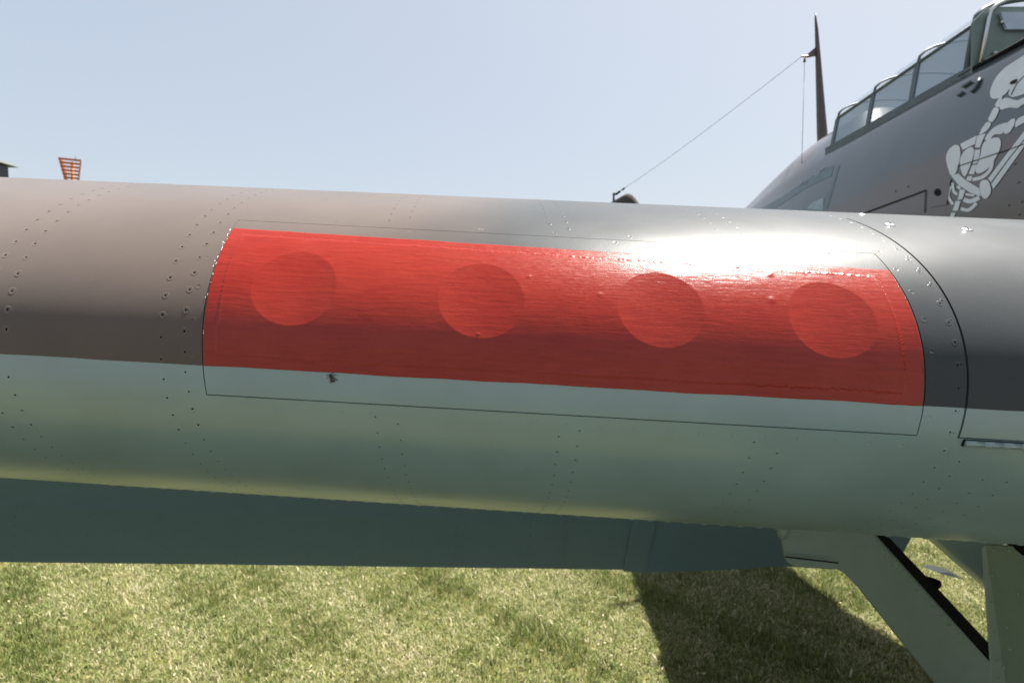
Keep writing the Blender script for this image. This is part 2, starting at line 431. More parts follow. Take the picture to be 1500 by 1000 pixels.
PF = mm([(7.2, -.3, 0), (7.0, .5, 0), (5.2, 1.5, 0), (2.4, 2.2, 0), (0, 2.3, 0)])
def place(name, me, p, n, parent, sc=1, spin=0, face=None):
    o = bpy.data.objects.new(name, me); col.objects.link(o); o.parent = parent
    q = Vector(n).to_track_quat('Z', 'Y')
    o.rotation_mode = 'QUATERNION'; o.rotation_quaternion = q @ Matrix.Rotation(spin, 3, 'Z').to_quaternion()
    o.location = Vector(p) - BASE; o.scale = (sc, sc, sc); return o
def on_wing(name, meT, meU, s, v, off=0, sc=1, parent=None):
    p = WP(s, v, off); n = WN(np.float64(s), np.float64(v))
    if meT is R_ear and s > .03: meT = R_grn
    if meT is F_ear and s > .03: meT = F_grn
    place(name, meT if v > vC(np.float64(s)) else meU, p, n, parent or wing, sc * random.uniform(.93, 1.07), random.random() * 6)
def s_at_le(px): return (px - 750) * d0 / FOC
def row(pxle, a_from, a_to, pitch, phase=0, inner=False, mk=(R_top, R_und)):
    s = s_at_le(pxle); a = a_from + phase * pitch
    while a < a_to:
        v = float(vat(a)); sj = s + random.uniform(-.0006, .0006)
        blocked = (sL - .001 < s < sR + .001) and (vB(s) - .012 < v < vT(s) + .012)
        # raised ring and drilled centre everywhere; painted-over flush ones next to the panel
        if not blocked:
            q = 1.28 if -.12 < a < .2 else 1.0
            if 500 < pxle < 1200: q = .85 if a > 0 else 1.0
            if pxle > 1300: q = 1.0
            on_wing('rivet', *mk, sj, v, sc=q)
        a += pitch * random.uniform(.95, 1.05)
aU = float(arc(.40)); aD = float(arc(-.33))
row(-55, .0, aU, .0215, .3); row(-20, -.01, aU, .0215, .8)
row(-60, aD, -.03, .0215, .1); row(-24, aD, -.045, .0215, .6)
row(222, aD, aU, .0225, .2); row(258, aD, aU, .0225, .75)
row(544, aD, aU, .022, .1); row(578, aD, aU, .022, .6)
row(822, aD, aU, .022, .3); row(852, aD, aU, .022, .8)
row(1112, aD, aU, .022, .5); row(1150, aD, aU, .022, .0)
row(1383, aD, aU, .0222, .5); row(1413, aD, -.085, .022, .2)
# the finer rivets just outboard of the centre section joint
a = -.055
while a < .235:
    on_wing('rivet', R_top, R_und, sJ - .0062, float(vat(a)), sc=.75); a += .0235
row(1462, aD, -.095, .0235, .5); row(1500, aD, -.1, .024, .1)
# flush rivets beside and below the nose panel
for k in range(22):
    s = sL + .006 + k * .0345 + random.uniform(-.002, .002)
    if s < sR: on_wing('flush_rivet', F_top, F_und, s, float(vB(s)) - gv(float(vB(s)), .0125), sc=1.0)
for k in range(7):
    on_wing('flush_rivet', F_top, F_und, sL - .0115, float(vat(-.05 + k * .038)), sc=.95)
    on_wing('flush_rivet', F_top, F_und, sR + .0085, float(vat(-.04 + k * .034)), sc=.9)
for k in range(9):
    s = sL + .03 + k * .088; on_wing('flush_rivet', F_top, F_und, s, float(vT(s)) + gv(float(vT(s)), .010), sc=.9)
for k in range(3):
    s = sL + .21 + k * .24; on_wing('flush_rivet', F_top, F_und, s, float(vT(s)) - gv(float(vT(s)), .006), .0004, sc=.9, parent=gun_panel)
# domed rivets along the lower spar
for k in range(64):
    s = -.62 + k * .0272
    on_wing('domed_rivet', D_und, D_und, s, -.350 + .0006 * random.uniform(-1, 1), sc=1.25)
# large slotted fasteners on the centre section
bm = bmesh.new(); n = 20; rings = []
me_f = rivet_mesh('slotted_fastener', PF + [], [M_metal], 20)
def slotted(px, py, sc=1):
    S2, V2 = np.meshgrid(np.linspace(.3, .9, 301), np.linspace(.18, .44, 261)); q = WP(S2, V2)
    e = (750 + FOC * q[..., 0] / q[..., 1] - px) ** 2 + (500 - FOC * q[..., 2] / q[..., 1] - py) ** 2
    k = np.unravel_index(e.argmin(), e.shape); s, v = float(S2[k]), float(V2[k])
    return s, v
bm.free()
for (px, py) in ((1303, 330), (1416, 337)):
    s, v = slotted(px, py); n_ = WN(np.float64(s), np.float64(v)); f_ = place('slotted_fastener', me_f, WP(s, v), n_, wing, .93)
    b2 = bmesh.new(); box_bm(b2, (0, 0, .0022), (.010, .0011, .0008)); me = bpy.data.meshes.new('slot'); b2.to_mesh(me); b2.free(); me.materials.append(M_hole)
    sl_ = bpy.data.objects.new('screw_slot', me); col.objects.link(sl_); sl_.parent = wing; sl_.location = Vector(WP(s, v)) - BASE; sl_.rotation_mode = 'QUATERNION'
    sl_.rotation_quaternion = Vector(n_).to_track_quat('Z', 'Y') @ Matrix.Rotation(1.2, 3, 'Z').to_quaternion()
for (px, py) in ((1262, 314.5), (1293, 319), (1320, 318), (1352, 322), (1378, 321), (1412, 324.5), (1440, 325)):
    s, v = slotted(px, py); place('slotted_fastener', me_f, WP(s, v), WN(np.float64(s), np.float64(v)), wing, .8)

# ---- piano hinge under the centre section nose panel
k = 0; s = sJ + .007
while s < 1.3:
    L = .0182
    a = Vector(WP(s, float(vB(s)) - gv(float(vB(s)), .0052), .0012)); b = Vector(WP(s + L - .0006, float(vB(s + L)) - gv(float(vB(s + L)), .0052), .0012))
    bm = bmesh.new(); tube(bm, [a, b], .0034, 12); o = bm_obj('hinge_knuckle', bm, wing, [M_under], True)
    s += L
for s_a, s_b, dv, r_ in ((sJ + .006, 1.3, .0088, .0008), (sJ + .006, 1.3, .0018, .0007)):
    bm = bmesh.new(); q = np.linspace(s_a, s_b, 30); tube(bm, [Vector(WP(x, float(vB(x)) - gv(float(vB(x)), dv), .0003)) for x in q], r_, 6); bm_obj('hinge_gap', bm, wing, [M_black], True)
bm = bmesh.new(); sx = sJ + .006; tube(bm, [Vector(WP(sx, float(vB(sx)) - gv(float(vB(sx)), y), .0006)) for y in (.0018, .0088)], .0008, 6); bm_obj('hinge_gap', bm, wing, [M_black])

# ---------------------------------------------------------------- flaps (lowered, seen under the wing)
def flap(name, pts_bot, D_top, z_top, D_bot):
    """pts_bot: (px, py) points of the lower edge at distance D_bot"""
    bm = bmesh.new(); rows_ = []
    lowp = [at(x, y, D_bot) for x, y in pts_bot]
    for p in lowp:
        t = Vector((p.x + .01, D_top, z_top + dk * p.x)); mid = t.lerp(p, .5) + Vector((0, -.012, -.006))
        rows_.append([t, mid, p, p + Vector((0, .012, .004)), t + Vector((0, .03, 0))])
    vs2 = [[bm.verts.new(q) for q in r] for r in rows_]
    for i in range(len(vs2) - 1):
        for j in range(5):
            bm.faces.new((vs2[i][j], vs2[i + 1][j], vs2[i + 1][(j + 1) % 5], vs2[i][(j + 1) % 5]))
    bm.faces.new(vs2[0]); bm.faces.new(vs2[-1][::-1])
    return bm_obj(name, bm, wing, [M_flap], False), lowp
fo, low1 = flap('flap', [(-700, 815), (-300, 819), (0, 823), (300, 826), (600, 830), (914.5, 834)], 2.05, -.46, 2.30)
fi_, low2 = flap('flap', [(913.2, 836.5), (944.6, 838)], 2.03, -.46, 2.292); fi_['label'] = 'narrow flap closing strip at the wing joint'
fi2, low3 = flap('flap', [(944.4, 838), (1000, 837), (1150, 829), (1235, 834), (1300, 850)], 2.05, -.46, 2.30)
for o in (fo, fi_, fi2):
    bmod = None
# flap rivets
bm = bmesh.new()
for px in list(range(-300, 900, 108)) + [1000, 1110]:
    for k in range(7):
        y = 742 + k * 14; t = (y - 700) / 130; D = 2.05 + .25 * min(1, t) - .012
        p = at(px + random.uniform(-1, 1) - k * 1.2, y, D); r = .0032
        bmesh.ops.create_icosphere(bm, subdivisions=1, radius=r, matrix=Matrix.Translation(p))
o = bm_obj('flap_rivet', bm, wing, [M_flap], True); o['kind'] = 'stuff'
# flap joint battens (thin folded edges)
for px, dy in ((824, 0),):
    bm = bmesh.new(); tube(bm, [at(px + 5, 755, 2.12), at(px, 832, 2.285)], .0015, 5); bm_obj('flap_seam', bm, wing, [M_flap])

# ---------------------------------------------------------------- landing gear doors
def plate(name, pts, D0, D1, thick, parent, mats, bev=.002):
    """flat plate: outline in the picture, distance D0..D1 from left to right"""
    bm = bmesh.new(); xs = [p[0] for p in pts]; a, b = min(xs), max(xs)
    f = []; g = []
    for (x, y) in pts:
        D = D0 + (D1 - D0) * (x - a) / (b - a); p = at(x, y, D); f.append(bm.verts.new(p)); g.append(bm.verts.new(p + Vector((0, thick, 0))))
    bm.faces.new(f); bm.faces.new(g[::-1]); n = len(f)
    for i in range(n): bm.faces.new((f[i], g[i], g[(i + 1) % n], f[(i + 1) % n]))
    bmesh.ops.recalc_face_normals(bm, faces=bm.faces)
    return bm_obj(name, bm, parent, mats)
gear = bpy.data.objects.new('landing_gear', None); col.objects.link(gear); gear.parent = aircraft
gear['label'] = 'lowered starboard landing gear with its pale green doors'
dpts = [(1143, 740), (1146, 772), (1147, 790), (1150, 808), (1154, 823), (1163, 829), (1205, 831), (1226, 833), (1240, 841), (1262, 864), (1315, 931), (1420, 1064), (1560, 1240), (1760, 1240), (1453, 972), (1367, 876), (1283, 782), (1262, 740)]
door = plate('gear_door', dpts, 1.42, 1.50, .012, gear, [M_door])
edge_shade = plate('door_edge_shade', [(1262, 740), (1284, 782), (1368, 876), (1452, 968), (1762, 1242), (1775, 1236), (1462, 956), (1380, 868), (1298, 782), (1280, 740)], 1.425, 1.505, .03, gear, [M_black])  # black strip painted where the door's thick edge and gap lie in shade
bm = bmesh.new(); tube(bm, [at(1352, 846, 1.46), at(1366, 852, 1.465), at(1376, 856, 1.46)], [.008, .012, .011], 8); tube(bm, [at(1366, 866, 1.46), at(1374, 850, 1.46)], .009, 8)
bm_obj('door_bracket', bm, gear, [M_black], True)
bm = bmesh.new()
tube(bm, [at(1150, 815, 1.405), at(1228, 824, 1.412)], .0022, 5); bm_obj('door_crease', bm, gear, [M_gap])
bm = bmesh.new(); r = bmesh.ops.create_uvsphere(bm, u_segments=14, v_segments=8, radius=1, matrix=Matrix.Translation(at(1147, 778, 1.41)) @ Matrix.Diagonal((.016, .012, .022, 1))); bm_obj('door_fairing_blister', bm, gear, [M_door], True)
# front leg door: a plate facing outboard, pinned to the leg
def yz_plate(name, X, pts, thick, mats, parent):
    bm = bmesh.new(); f = [bm.verts.new((X + dx, y, z)) for (y, z, dx) in pts]; g = [bm.verts.new((X + thick + dx, y, z)) for (y, z, dx) in pts]
    bm.faces.new(f); bm.faces.new(g[::-1]); n = len(f)
    for i in range(n): bm.faces.new((f[i], g[i], g[(i + 1) % n], f[(i + 1) % n]))
    return bm_obj(name, bm, parent, mats)
q = [at(1438, 803, 1.17), at(1444, 798, 1.165), at(1484, 800, 1.11), at(1492, 806, 1.10), at(1500, 822, 1.09), at(1620, 822, .98), at(1660, 1060, .98), at(1520, 1330, 1.13), at(1471, 1330, 1.17), at(1455, 1040, 1.17), at(1449, 960, 1.17)]
bm = bmesh.new(); f = [bm.verts.new(p) for p in q]; g = [bm.verts.new(p + Vector((.010, .004, 0))) for p in q]; bm.faces.new(f); bm.faces.new(g[::-1])
for i in range(len(q)): bm.faces.new((f[i], g[i], g[(i + 1) % len(q)], f[(i + 1) % len(q)]))
leg_door = bm_obj('leg_door', bm, gear, [M_door])
me_dr = rivet_mesh('door_rivet', mm([(3.4, -.2, 0), (3.1, .6, 0), (1.8, 1.2, 0), (0, 1.35, 0)]), [M_door])
nrm = Vector((-.93, -.36, 0)).normalized()
for (x, y, D) in ((1452, 843, 1.16), (1453, 882, 1.16), (1457, 926, 1.16), (1461, 967, 1.16), (1474, 918, 1.135), (1478, 950, 1.13), (1464, 993, 1.15), (1469, 976, 1.14), (1455, 805, 1.15), (1476, 806, 1.12), (1490, 868, 1.11)):
    place('rivet', me_dr, at(x, y, D - .012), nrm, leg_door, 1.0)
for k in range(14):
    t = k / 13; x = 1297 + t * 155; y = 806 + t * 160
    place('rivet', me_dr, at(x - 1, y + 10, 1.425 + t * .04), (0, -1, 0), door, .8)
for k in range(9):
    t = k / 8; place('rivet', me_dr, at(1250 + t * 120, 862 + t * 150, 1.42 + t * .02), (.0, -1, 0), door, .6)
# leg, pivot and wheel
bm = bmesh.new(); piv = at(1512, 803, 1.16); tube(bm, [piv + Vector((0, 0, .12)), piv + Vector((.03, .05, -.5)), Vector((1.17, 1.22, -1.35))], [.045, .04, .035], 16); bm_obj('leg_strut', bm, gear, [M_metal], True)
bm = bmesh.new(); c = at(1506, 803, 1.085); tube(bm, [c, c + Vector((.02, .05, 0))], .017, 18); bm_obj('leg_pivot', bm, gear, [M_black], True)
bm = bmesh.new(); c = Vector((1.26, 1.22, -1.33))
prof_ = [(-.09, .16), (-.1, .22), (-.09, .28), (-.05, .325), (0, .335), (.05, .325), (.09, .28), (.1, .22), (.09, .16)]; N = 32; rings = []
for k in range(N):
    t = 2 * math.pi * k / N; rings.append([bm.verts.new(c + Vector((x, r * math.cos(t), r * math.sin(t)))) for x, r in prof_])
for k in range(N):
    for j in range(len(prof_) - 1): bm.faces.new((rings[k][j], rings[(k + 1) % N][j], rings[(k + 1) % N][j + 1], rings[k][j + 1]))
bm_obj('wheel', bm, gear, [M_black], True)
bm = bmesh.new(); tube(bm, [c - Vector((.07, 0, 0)), c + Vector((.07, 0, 0))], .165, 24); bm_obj('wheel_hub', bm, gear, [M_metal], True)

# ---------------------------------------------------------------- fuselage
XC = 2.3
def fus_par(D):
    K = [(-1.55, .12, .16, .14, .55), (-1.3, .30, .36, .34, .55), (-.9, .40, .48, .52, .50), (0, .45, .62, .62, .45), (1.2, .47, .80, .72, .45), (2.0, .475, .89, .80, .45), (3.4, .46, .89, .80, .45), (3.7, .44, .87, .78, .45), (4.0, .40, .76, .75, .47), (4.4, .36, .65, .70, .50), (5.0, .32, .50, .60, .55), (6.0, .25, .38, .45, .65), (7.6, .15, .30, .30, .75), (9.2, .06, .22, .16, .85)]
    K = np.array(K); return [np.interp(D, K[:, 0], K[:, i]) for i in (1, 2, 3, 4)]
Ds = np.concatenate([np.linspace(-1.55, -.9, 8), np.linspace(-.75, 9.2, 90)])
def smooth_par(D):
    return [sum(fus_par(D + e)[i] for e in (-.3, -.15, 0, .15, .3)) / 5 if D > -1 else fus_par(D)[i] for i in range(4)]
NT = 96; FV = []; FU = []
for D in Ds:
    a, bu, bl, zc = smooth_par(D)
    for k in range(NT):
        th = 2 * math.pi * k / NT
        e = 1.0
        cx, sz = math.cos(th), math.sin(th)
        b_ = bu if sz > 0 else bl
        st = 0
        if D > 3.2: st = .010 * min(1, (D - 3.2) / .5) * abs(math.sin(th * 13)) ** 1.5 * (1 if D < 8 else .4)
        x = a * (abs(cx) ** .92) * (1 if cx > 0 else -1) * (1 - st * 1.0); z = b_ * (abs(sz) ** .96) * (1 if sz > 0 else -1) * (1 - st)
        # cockpit opening: the top is cut away over the pilot
        zz = zc + z
        if 1.55 < D < 3.0:
            cut = 1.085; zz = min(zz, cut)
        FV.append((XC + ax * D + x, D, zz)); FU.append((D, th))
F = [(i * NT + k, i * NT + (k + 1) % NT, (i + 1) * NT + (k + 1) % NT, (i + 1) * NT + k) for i in range(len(Ds) - 1) for k in range(NT)]
FV.append((XC + ax * -1.6, -1.62, .55)); FU.append((-1.6, 0)); F += [(k, (k + 1) % NT, len(FV) - 1) for k in range(NT)]
def fuselage_paint():
    m, nt, b = nodes('fuselage_camouflage')
    tc = nt.nodes.new('ShaderNodeTexCoord'); sp = nt.nodes.new('ShaderNodeSeparateXYZ'); nt.links.new(tc.outputs['Object'], sp.inputs[0])
    n = noise(nt, 1.1, 2); w = math_n(nt, 'MULTIPLY', math_n(nt, 'SUBTRACT', n, .5), .5)
    z = math_n(nt, 'ADD', sp.outputs[2], w)          # local z: axes minus base (base z = -1.9)
    # brown low down, green band above, brown again on the spine further aft
    f1 = ramp(nt, math_n(nt, 'SUBTRACT', z, 2.1), [(.44, (1, 1, 1)), (.54, (0, 0, 0))], 'EASE')
    y = math_n(nt, 'ADD', sp.outputs[1], math_n(nt, 'MULTIPLY', w, .6))
    zz = math_n(nt, 'SUBTRACT', z, math_n(nt, 'MULTIPLY', sp.outputs[1], -.25))
    f2 = ramp(nt, math_n(nt, 'SUBTRACT', zz, 2.35), [(.47, (0, 0, 0)), (.53, (1, 1, 1))], 'EASE')
    f3 = ramp(nt, math_n(nt, 'ADD', math_n(nt, 'MULTIPLY', sp.outputs[1], .5), .5), [(.38, (0, 0, 0)), (.48, (1, 1, 1))])
    f = math_n(nt, 'MAXIMUM', f1, math_n(nt, 'MULTIPLY', f2, f3))
    c = mix(nt, f, (.05, .068, .074), (.085, .065, .056))
    # pale band of the underside colours is out of sight; keep the belly pale
    f4 = ramp(nt, math_n(nt, 'SUBTRACT', sp.outputs[2], 1.6), [(.28, (1, 1, 1)), (.285, (0, 0, 0))])
    nt.links.new(mix(nt, f4, c, SKYTYPE), b.inputs['Base Color'])
    nt.links.new(ramp(nt, noise(nt, 4, 4), [(.3, (.27,) * 3), (.7, (.35,) * 3)]), b.inputs['Roughness']); b.inputs['Specular IOR Level'].default_value = .6; b.inputs['Coat Weight'].default_value = .8; b.inputs['Coat Roughness'].default_value = .2; b.inputs['Coat IOR'].default_value = 1.6
    bump(nt, b, noise(nt, 2.2, 2), .5, .02)
    return m
M_fus = fuselage_paint()
fmi = [1 if (len(f) == 4 and all(1.5 < FV[i][1] < 3.02 and FV[i][2] > 1.08 for i in f)) else 0 for f in F]
fuselage = mesh('fuselage', FV, F, aircraft, [M_fus, M_gap], True, fmi)
fbvh = BVHTree.FromPolygons([Vector(v) for v in FV], F)
def hit(px, py, off=.002, bv=None):
    d = at(px, py, 1).normalized(); loc, n, i, dist = (bv or fbvh).ray_cast(Vector((0, 0, 0)), d)
    if loc is None: return None
    if n.dot(d) > 0: n = -n
    return loc + n * off
def decal(name, polys, parent, mat, off=.0022, maxedge=6, thick=.0006):
    bm = bmesh.new()
    for pts in polys:
        vs2 = [bm.verts.new((p[0], p[1], 0)) for p in pts]
        try: bm.faces.new(vs2)
        except ValueError: continue
    bmesh.ops.triangulate(bm, faces=bm.faces)
    for it in range(6):
        es = [e for e in bm.edges if e.calc_length() > maxedge]
        if not es: break
        bmesh.ops.subdivide_edges(bm, edges=es, cuts=1); bmesh.ops.triangulate(bm, faces=[f for f in bm.faces if len(f.verts) > 3])
    bad = []
    for v in bm.verts:
        h = hit(v.co.x, v.co.y, off)
        if h is None: bad.append(v)
        else: v.co = h
    if bad: bmesh.ops.delete(bm, geom=bad, context='VERTS')
    return bm_obj(name, bm, parent, [mat], True)
def E_(X, Y): return (1340 + X * .25, 80 + Y * .25)
def bone(pts, n=4): return [(p.x, p.y) for p in catmull([(*E_(x, y), 0) for x, y in pts], n)]
def hard(pts): return [E_(x, y) for x, y in pts]
def stroke(pts, w):
    c = catmull([(*E_(x, y), 0) for x, y in pts], 5, False); w = w * .25 / 2; L = []; Rr = []
    for i, p in enumerate(c):
        d = (c[min(i + 1, len(c) - 1)] - c[max(i - 1, 0)]).normalized(); nn = Vector((-d.y, d.x, 0)); L.append(p + nn * w); Rr.append(p - nn * w)
    return [(p.x, p.y) for p in L + Rr[::-1]]
skull = [(700, -25), (640, 8), (590, 40), (530, 80), (480, 135), (452, 190), (444, 232), (455, 258), (492, 258), (535, 232), (562, 200), (552, 232), (575, 250), (615, 242), (660, 225), (720, 190), (790, 130), (800, 40), (760, -15)]
bones = [bone(skull),
    bone([(512, 268), (545, 255), (600, 270), (640, 255), (690, 240), (700, 275), (640, 292), (605, 315), (560, 312), (508, 324), (500, 300)]),
    bone([(500, 250), (515, 243), (512, 270), (498, 308), (473, 300)], 3), bone([(468, 313), (495, 318), (490, 345), (460, 395), (433, 385), (445, 355)], 3),
    bone([(425, 398), (448, 402), (440, 430), (405, 462), (382, 468), (395, 435)], 3), hard([(368, 477), (420, 463), (400, 505), (385, 545), (357, 545), (362, 510)]),
    hard([(268, 525), (365, 476), (356, 525), (283, 560)]),
    bone([(240, 530), (265, 542), (270, 590), (258, 650), (240, 700), (213, 706), (192, 645), (186, 600), (205, 555)]),
    bone([(300, 560), (335, 542), (350, 560), (345, 600), (325, 660), (300, 712), (282, 700), (268, 650), (272, 600)]),
    hard([(355, 560), (387, 557), (380, 610), (366, 638), (343, 642)]), hard([(338, 650), (370, 645), (350, 702), (318, 700)]), hard([(312, 715), (340, 712), (333, 742), (303, 736)]),
    bone([(430, 500), (480, 487), (505, 500), (505, 545), (480, 600), (440, 660), (400, 690), (365, 695), (362, 665), (385, 600), (400, 530)]),
    bone([(415, 490), (440, 455), (480, 420), (545, 400), (535, 430), (515, 465), (470, 470), (440, 502), (420, 503)], 3),
    bone([(525, 460), (545, 405), (570, 380), (592, 380), (582, 420), (555, 460)], 3), bone([(592, 427), (600, 385), (640, 360), (690, 345), (690, 375), (640, 402)], 3),
    hard([(640, 455), (552, 570), (432, 728), (450, 748), (560, 600), (650, 490), (700, 420), (690, 395)]), hard([(640, 512), (560, 610), (452, 758), (462, 788), (490, 755), (640, 545), (720, 440), (710, 420)]),
    bone([(392, 742), (420, 735), (440, 750), (450, 800), (430, 838), (405, 842), (388, 812), (383, 772)]),
    hard([(215, 708), (260, 699), (300, 735), (380, 783), (391, 833), (330, 810), (262, 767)]),
    stroke([(458, 625), (445, 675), (400, 718), (340, 733)], 20), stroke([(225, 752), (230, 798), (252, 820)], 16), stroke([(212, 770), (200, 830), (227, 878)], 17),
    stroke([(252, 772), (270, 785)], 16), stroke([(290, 850), (330, 860), (382, 838)], 25), stroke([(272, 903), (320, 910), (366, 870)], 20), stroke([(300, 818), (352, 826)], 12),
    hard([(268, 788), (300, 795), (282, 847), (254, 852)]), hard([(242, 858), (272, 860), (255, 915), (224, 916)]), hard([(217, 926), (243, 928), (222, 975), (200, 975)])]
emb = decal('skeleton_emblem', bones, fuselage, M_white); emb['label'] = 'white painted skeleton with crossed arms'
decal('skull_eye', [bone([(560, 172), (575, 155), (605, 146), (600, 165), (580, 176)])], fuselage, M_gap, .0034)
decal('skull_teeth', [hard([(566, 236), (600, 170), (640, 128), (720, 90), (720, 96), (642, 134), (604, 174), (572, 240)])], fuselage, M_frame, .0034)
def seam(name, pts, w=1.6, mat=None, off=.0028):
    c = [Vector((*p, 0)) for p in pts]; L = []; Rr = []
    for i, p in enumerate(c):
        d = (c[min(i + 1, len(c) - 1)] - c[max(i - 1, 0)]).normalized(); nn = Vector((-d.y, d.x, 0)); L.append(p + nn * w / 2); Rr.append(p - nn * w / 2)
    return decal(name, [[(p.x, p.y) for p in L + Rr[::-1]]], fuselage, mat or M_gap, off)
seam('panel_joint', [(1262, 314), (1357, 279)], 2.2); seam('panel_joint', [(1357, 279), (1355, 312)], 1.3)
seam('panel_joint', [(1404, 244), (1480, 219), (1560, 190)], 1.2, off=.0036)
decal('access_plate', [[(1366, 266), (1394, 262), (1388, 300), (1362, 304)]], fuselage, M_fus, .004, 8)
def disc(cx, cy, r0, r1, n=20):
    o_ = [(cx + r0 * math.cos(t), cy + r0 * 1.1 * math.sin(t)) for t in [k * 2 * math.pi / n for k in range(n + 1)]]
    return o_ + [(cx + r1 * math.cos(t), cy + r1 * 1.1 * math.sin(t)) for t in [k * 2 * math.pi / n for k in range(n, -1, -1)]] if r1 else o_[:-1]
decal('fuel_cap', [disc(1375, 282, 5.2, 4.4)], fuselage, M_gap, .005, 3); decal('fuel_cap', [disc(1375, 282, 2.0, 0)], fuselage, M_black, .005, 3)
M_code = plain('code_letter_grey', (.12, .16, .19), .36)
M_code2 = plain('code_letter_pale', (.26, .33, .40), .45)
decal('code_letter', [[(1113, 306), (1150, 286), (1205, 253), (1212, 244), (1222, 243), (1218, 258), (1180, 276), (1135, 306)], [(1205, 306), (1226, 243), (1231, 241), (1212, 306)]], fuselage, M_code, .0012)
decal('code_letter', [[(1182, 306), (1191, 296), (1207, 290), (1206, 308)]], fuselage, M_code2, .0016)
# sill latch pieces
for (x0, y0, x1, y1) in ((1405, 141, 1412, 136), (1412, 128, 1424, 121), (1424, 136, 1432, 128), (1432, 128, 1437, 116)):
    a, b = hit(x0, y0, .006), hit(x1, y1, .006); bm = bmesh.new(); tube(bm, [a, b], .006, 6); bm_obj('sill_latch', bm, fuselage, [M_frame], True)
bmr = bmesh.new()
for (x, y) in [(1300 + i * 14, 330 - i * 6) for i in range(0)] + [(1492, 267), (1497, 295), (1493, 314), (1487, 240), (1478, 300), (1470, 322), (1312, 280), (1330, 273)]:
    h = hit(x, y, 0)
    if h: bmesh.ops.create_icosphere(bmr, subdivisions=1, radius=.005, matrix=Matrix.Translation(h))
o = bm_obj('fuselage_rivet', bmr, fuselage, [M_fus], True); o['kind'] = 'stuff'

# cockpit: sill, armour plate
def cx(D): return XC + ax * D
for sgn in (-1, 1):
    bm = bmesh.new(); pts = [Vector((cx(D) + sgn * .335, D, 1.092)) for D in np.linspace(1.45, 2.2, 8)]; tube(bm, pts, .013, 8)
    bm_obj('cockpit_sill', bm, fuselage, [M_black], True)
bm = bmesh.new(); W = .35; D = 2.135
out = [(-W, 1.02), (-W + .008, 1.283), (-W + .066, 1.341), (W - .066, 1.341), (W - .008, 1.283), (W, 1.02)]
a_ = [bm.verts.new((cx(D) + x, D, z)) for x, z in out]; b_ = [bm.verts.new((cx(D) + x, D + .008, z)) for x, z in out]; bm.faces.new(a_); bm.faces.new(b_[::-1])
for i in range(6): bm.faces.new((a_[i], b_[i], b_[(i + 1) % 6], a_[(i + 1) % 6]))
armour = bm_obj('head_armour_plate', bm, fuselage, [M_sage])
bm = bmesh.new(); out = [at(1466, 18, 2.122), at(1475, 43, 2.122), at(1600, 43, 2.122), at(1609, 18, 2.122)]; a_ = [bm.verts.new(p) for p in out]; b_ = [bm.verts.new(p + Vector((0, .01, 0))) for p in out]
bm.faces.new(a_); bm.faces.new(b_[::-1])
for i in range(4): bm.faces.new((a_[i], b_[i], b_[(i + 1) % 4], a_[(i + 1) % 4]))
bm_obj('sky_opening_plate', bm, armour, [plain('pale_sky_blue', (.36, .42, .50), .5)])  # plate painted pale blue in place of sky through a glazed opening
for (x, y) in ((1467.5, 33), (1457.5, 78)):
    bm = bmesh.new(); tube(bm, [at(x, y, 2.135), at(x, y, 2.122)], [.009, .006], 10); bm_obj('bolt', bm, armour, [M_metal], True)

# sliding canopy
canopy = bpy.data.objects.new('sliding_canopy', None); col.objects.link(canopy); canopy.parent = aircraft
canopy['label'] = 'sliding canopy with grey frames, pushed back'
fr = [2.175, 2.46, 2.74, 3.02]
def csec(D, n=14):
    """half arch: sill, shoulder, then curved crown"""
    k = (D - 2.175) / .85; zt = 1.405 - .035 * k
    L = [Vector((cx(D) - .338, D, 1.075)), Vector((cx(D) - .30, D, 1.295 - .03 * k))]
    crown = [Vector((cx(D) - .30 * math.cos(t), D, 1.295 - .03 * k + (zt - 1.295 + .03 * k) * math.sin(t) ** .85)) for t in np.linspace(0, math.pi, n)]
    return L[0], L[1], crown, Vector((cx(D) + .338, D, 1.075))
for i, D in enumerate(fr):
    a, b, crown, e = csec(D); bm = bmesh.new(); r = .0125 if i == 0 else .0062
    tube(bm, ([a] if i == 0 else []) + crown + ([e] if i == 0 else []), r, 8); bm_obj('arch_frame', bm, canopy, [M_frame], True)
    if i:
        for sg in (-1, 1):
            bm = bmesh.new(); A_, B_ = [Vector((cx(D) + sg * (cx(D) - p.x), p.y, p.z)) for p in (a, b)]; n_ = Vector((sg * -1, 0, .17)).normalized() * -.005
            q = [A_ + Vector((0, -.014, 0)), A_ + Vector((0, .014, 0)), B_ + Vector((0, .014, 0)), B_ + Vector((0, -.014, 0))]
            f_ = [bm.verts.new(p + n_) for p in q]; g_ = [bm.verts.new(p - n_) for p in q]; bm.faces.new(f_); bm.faces.new(g_[::-1])
            for j in range(4): bm.faces.new((f_[j], g_[j], g_[(j + 1) % 4], f_[(j + 1) % 4]))
            bm_obj('side_frame', bm, canopy, [M_frame])
a, b, crown, e = csec(2.125); bm = bmesh.new(); tube(bm, [a + Vector((.012, 0, .02))] + [c + Vector((.01, 0, -.008)) for c in crown] + [e], .007, 8); bm_obj('arch_frame', bm, canopy, [M_metal], True)
for sgn in (-1, 1):
    bm = bmesh.new(); q = [Vector((cx(D) + sgn * .300, D, 1.295 - .03 * (D - 2.175) / .85)) for D in (2.175, 2.46, 2.74, 3.02)]; tube(bm, q, .0105, 4); bm_obj('shoulder_rail', bm, canopy, [M_frame], True)
    bm = bmesh.new()
    rot = Matrix.Rotation(math.atan(-ax), 3, 'Z')
    box_bm(bm, (cx(2.6) + sgn * .340, 2.6, 1.083), (.014, .92, .052), rot); o = bm_obj('bottom_rail', bm, canopy, [M_frame])
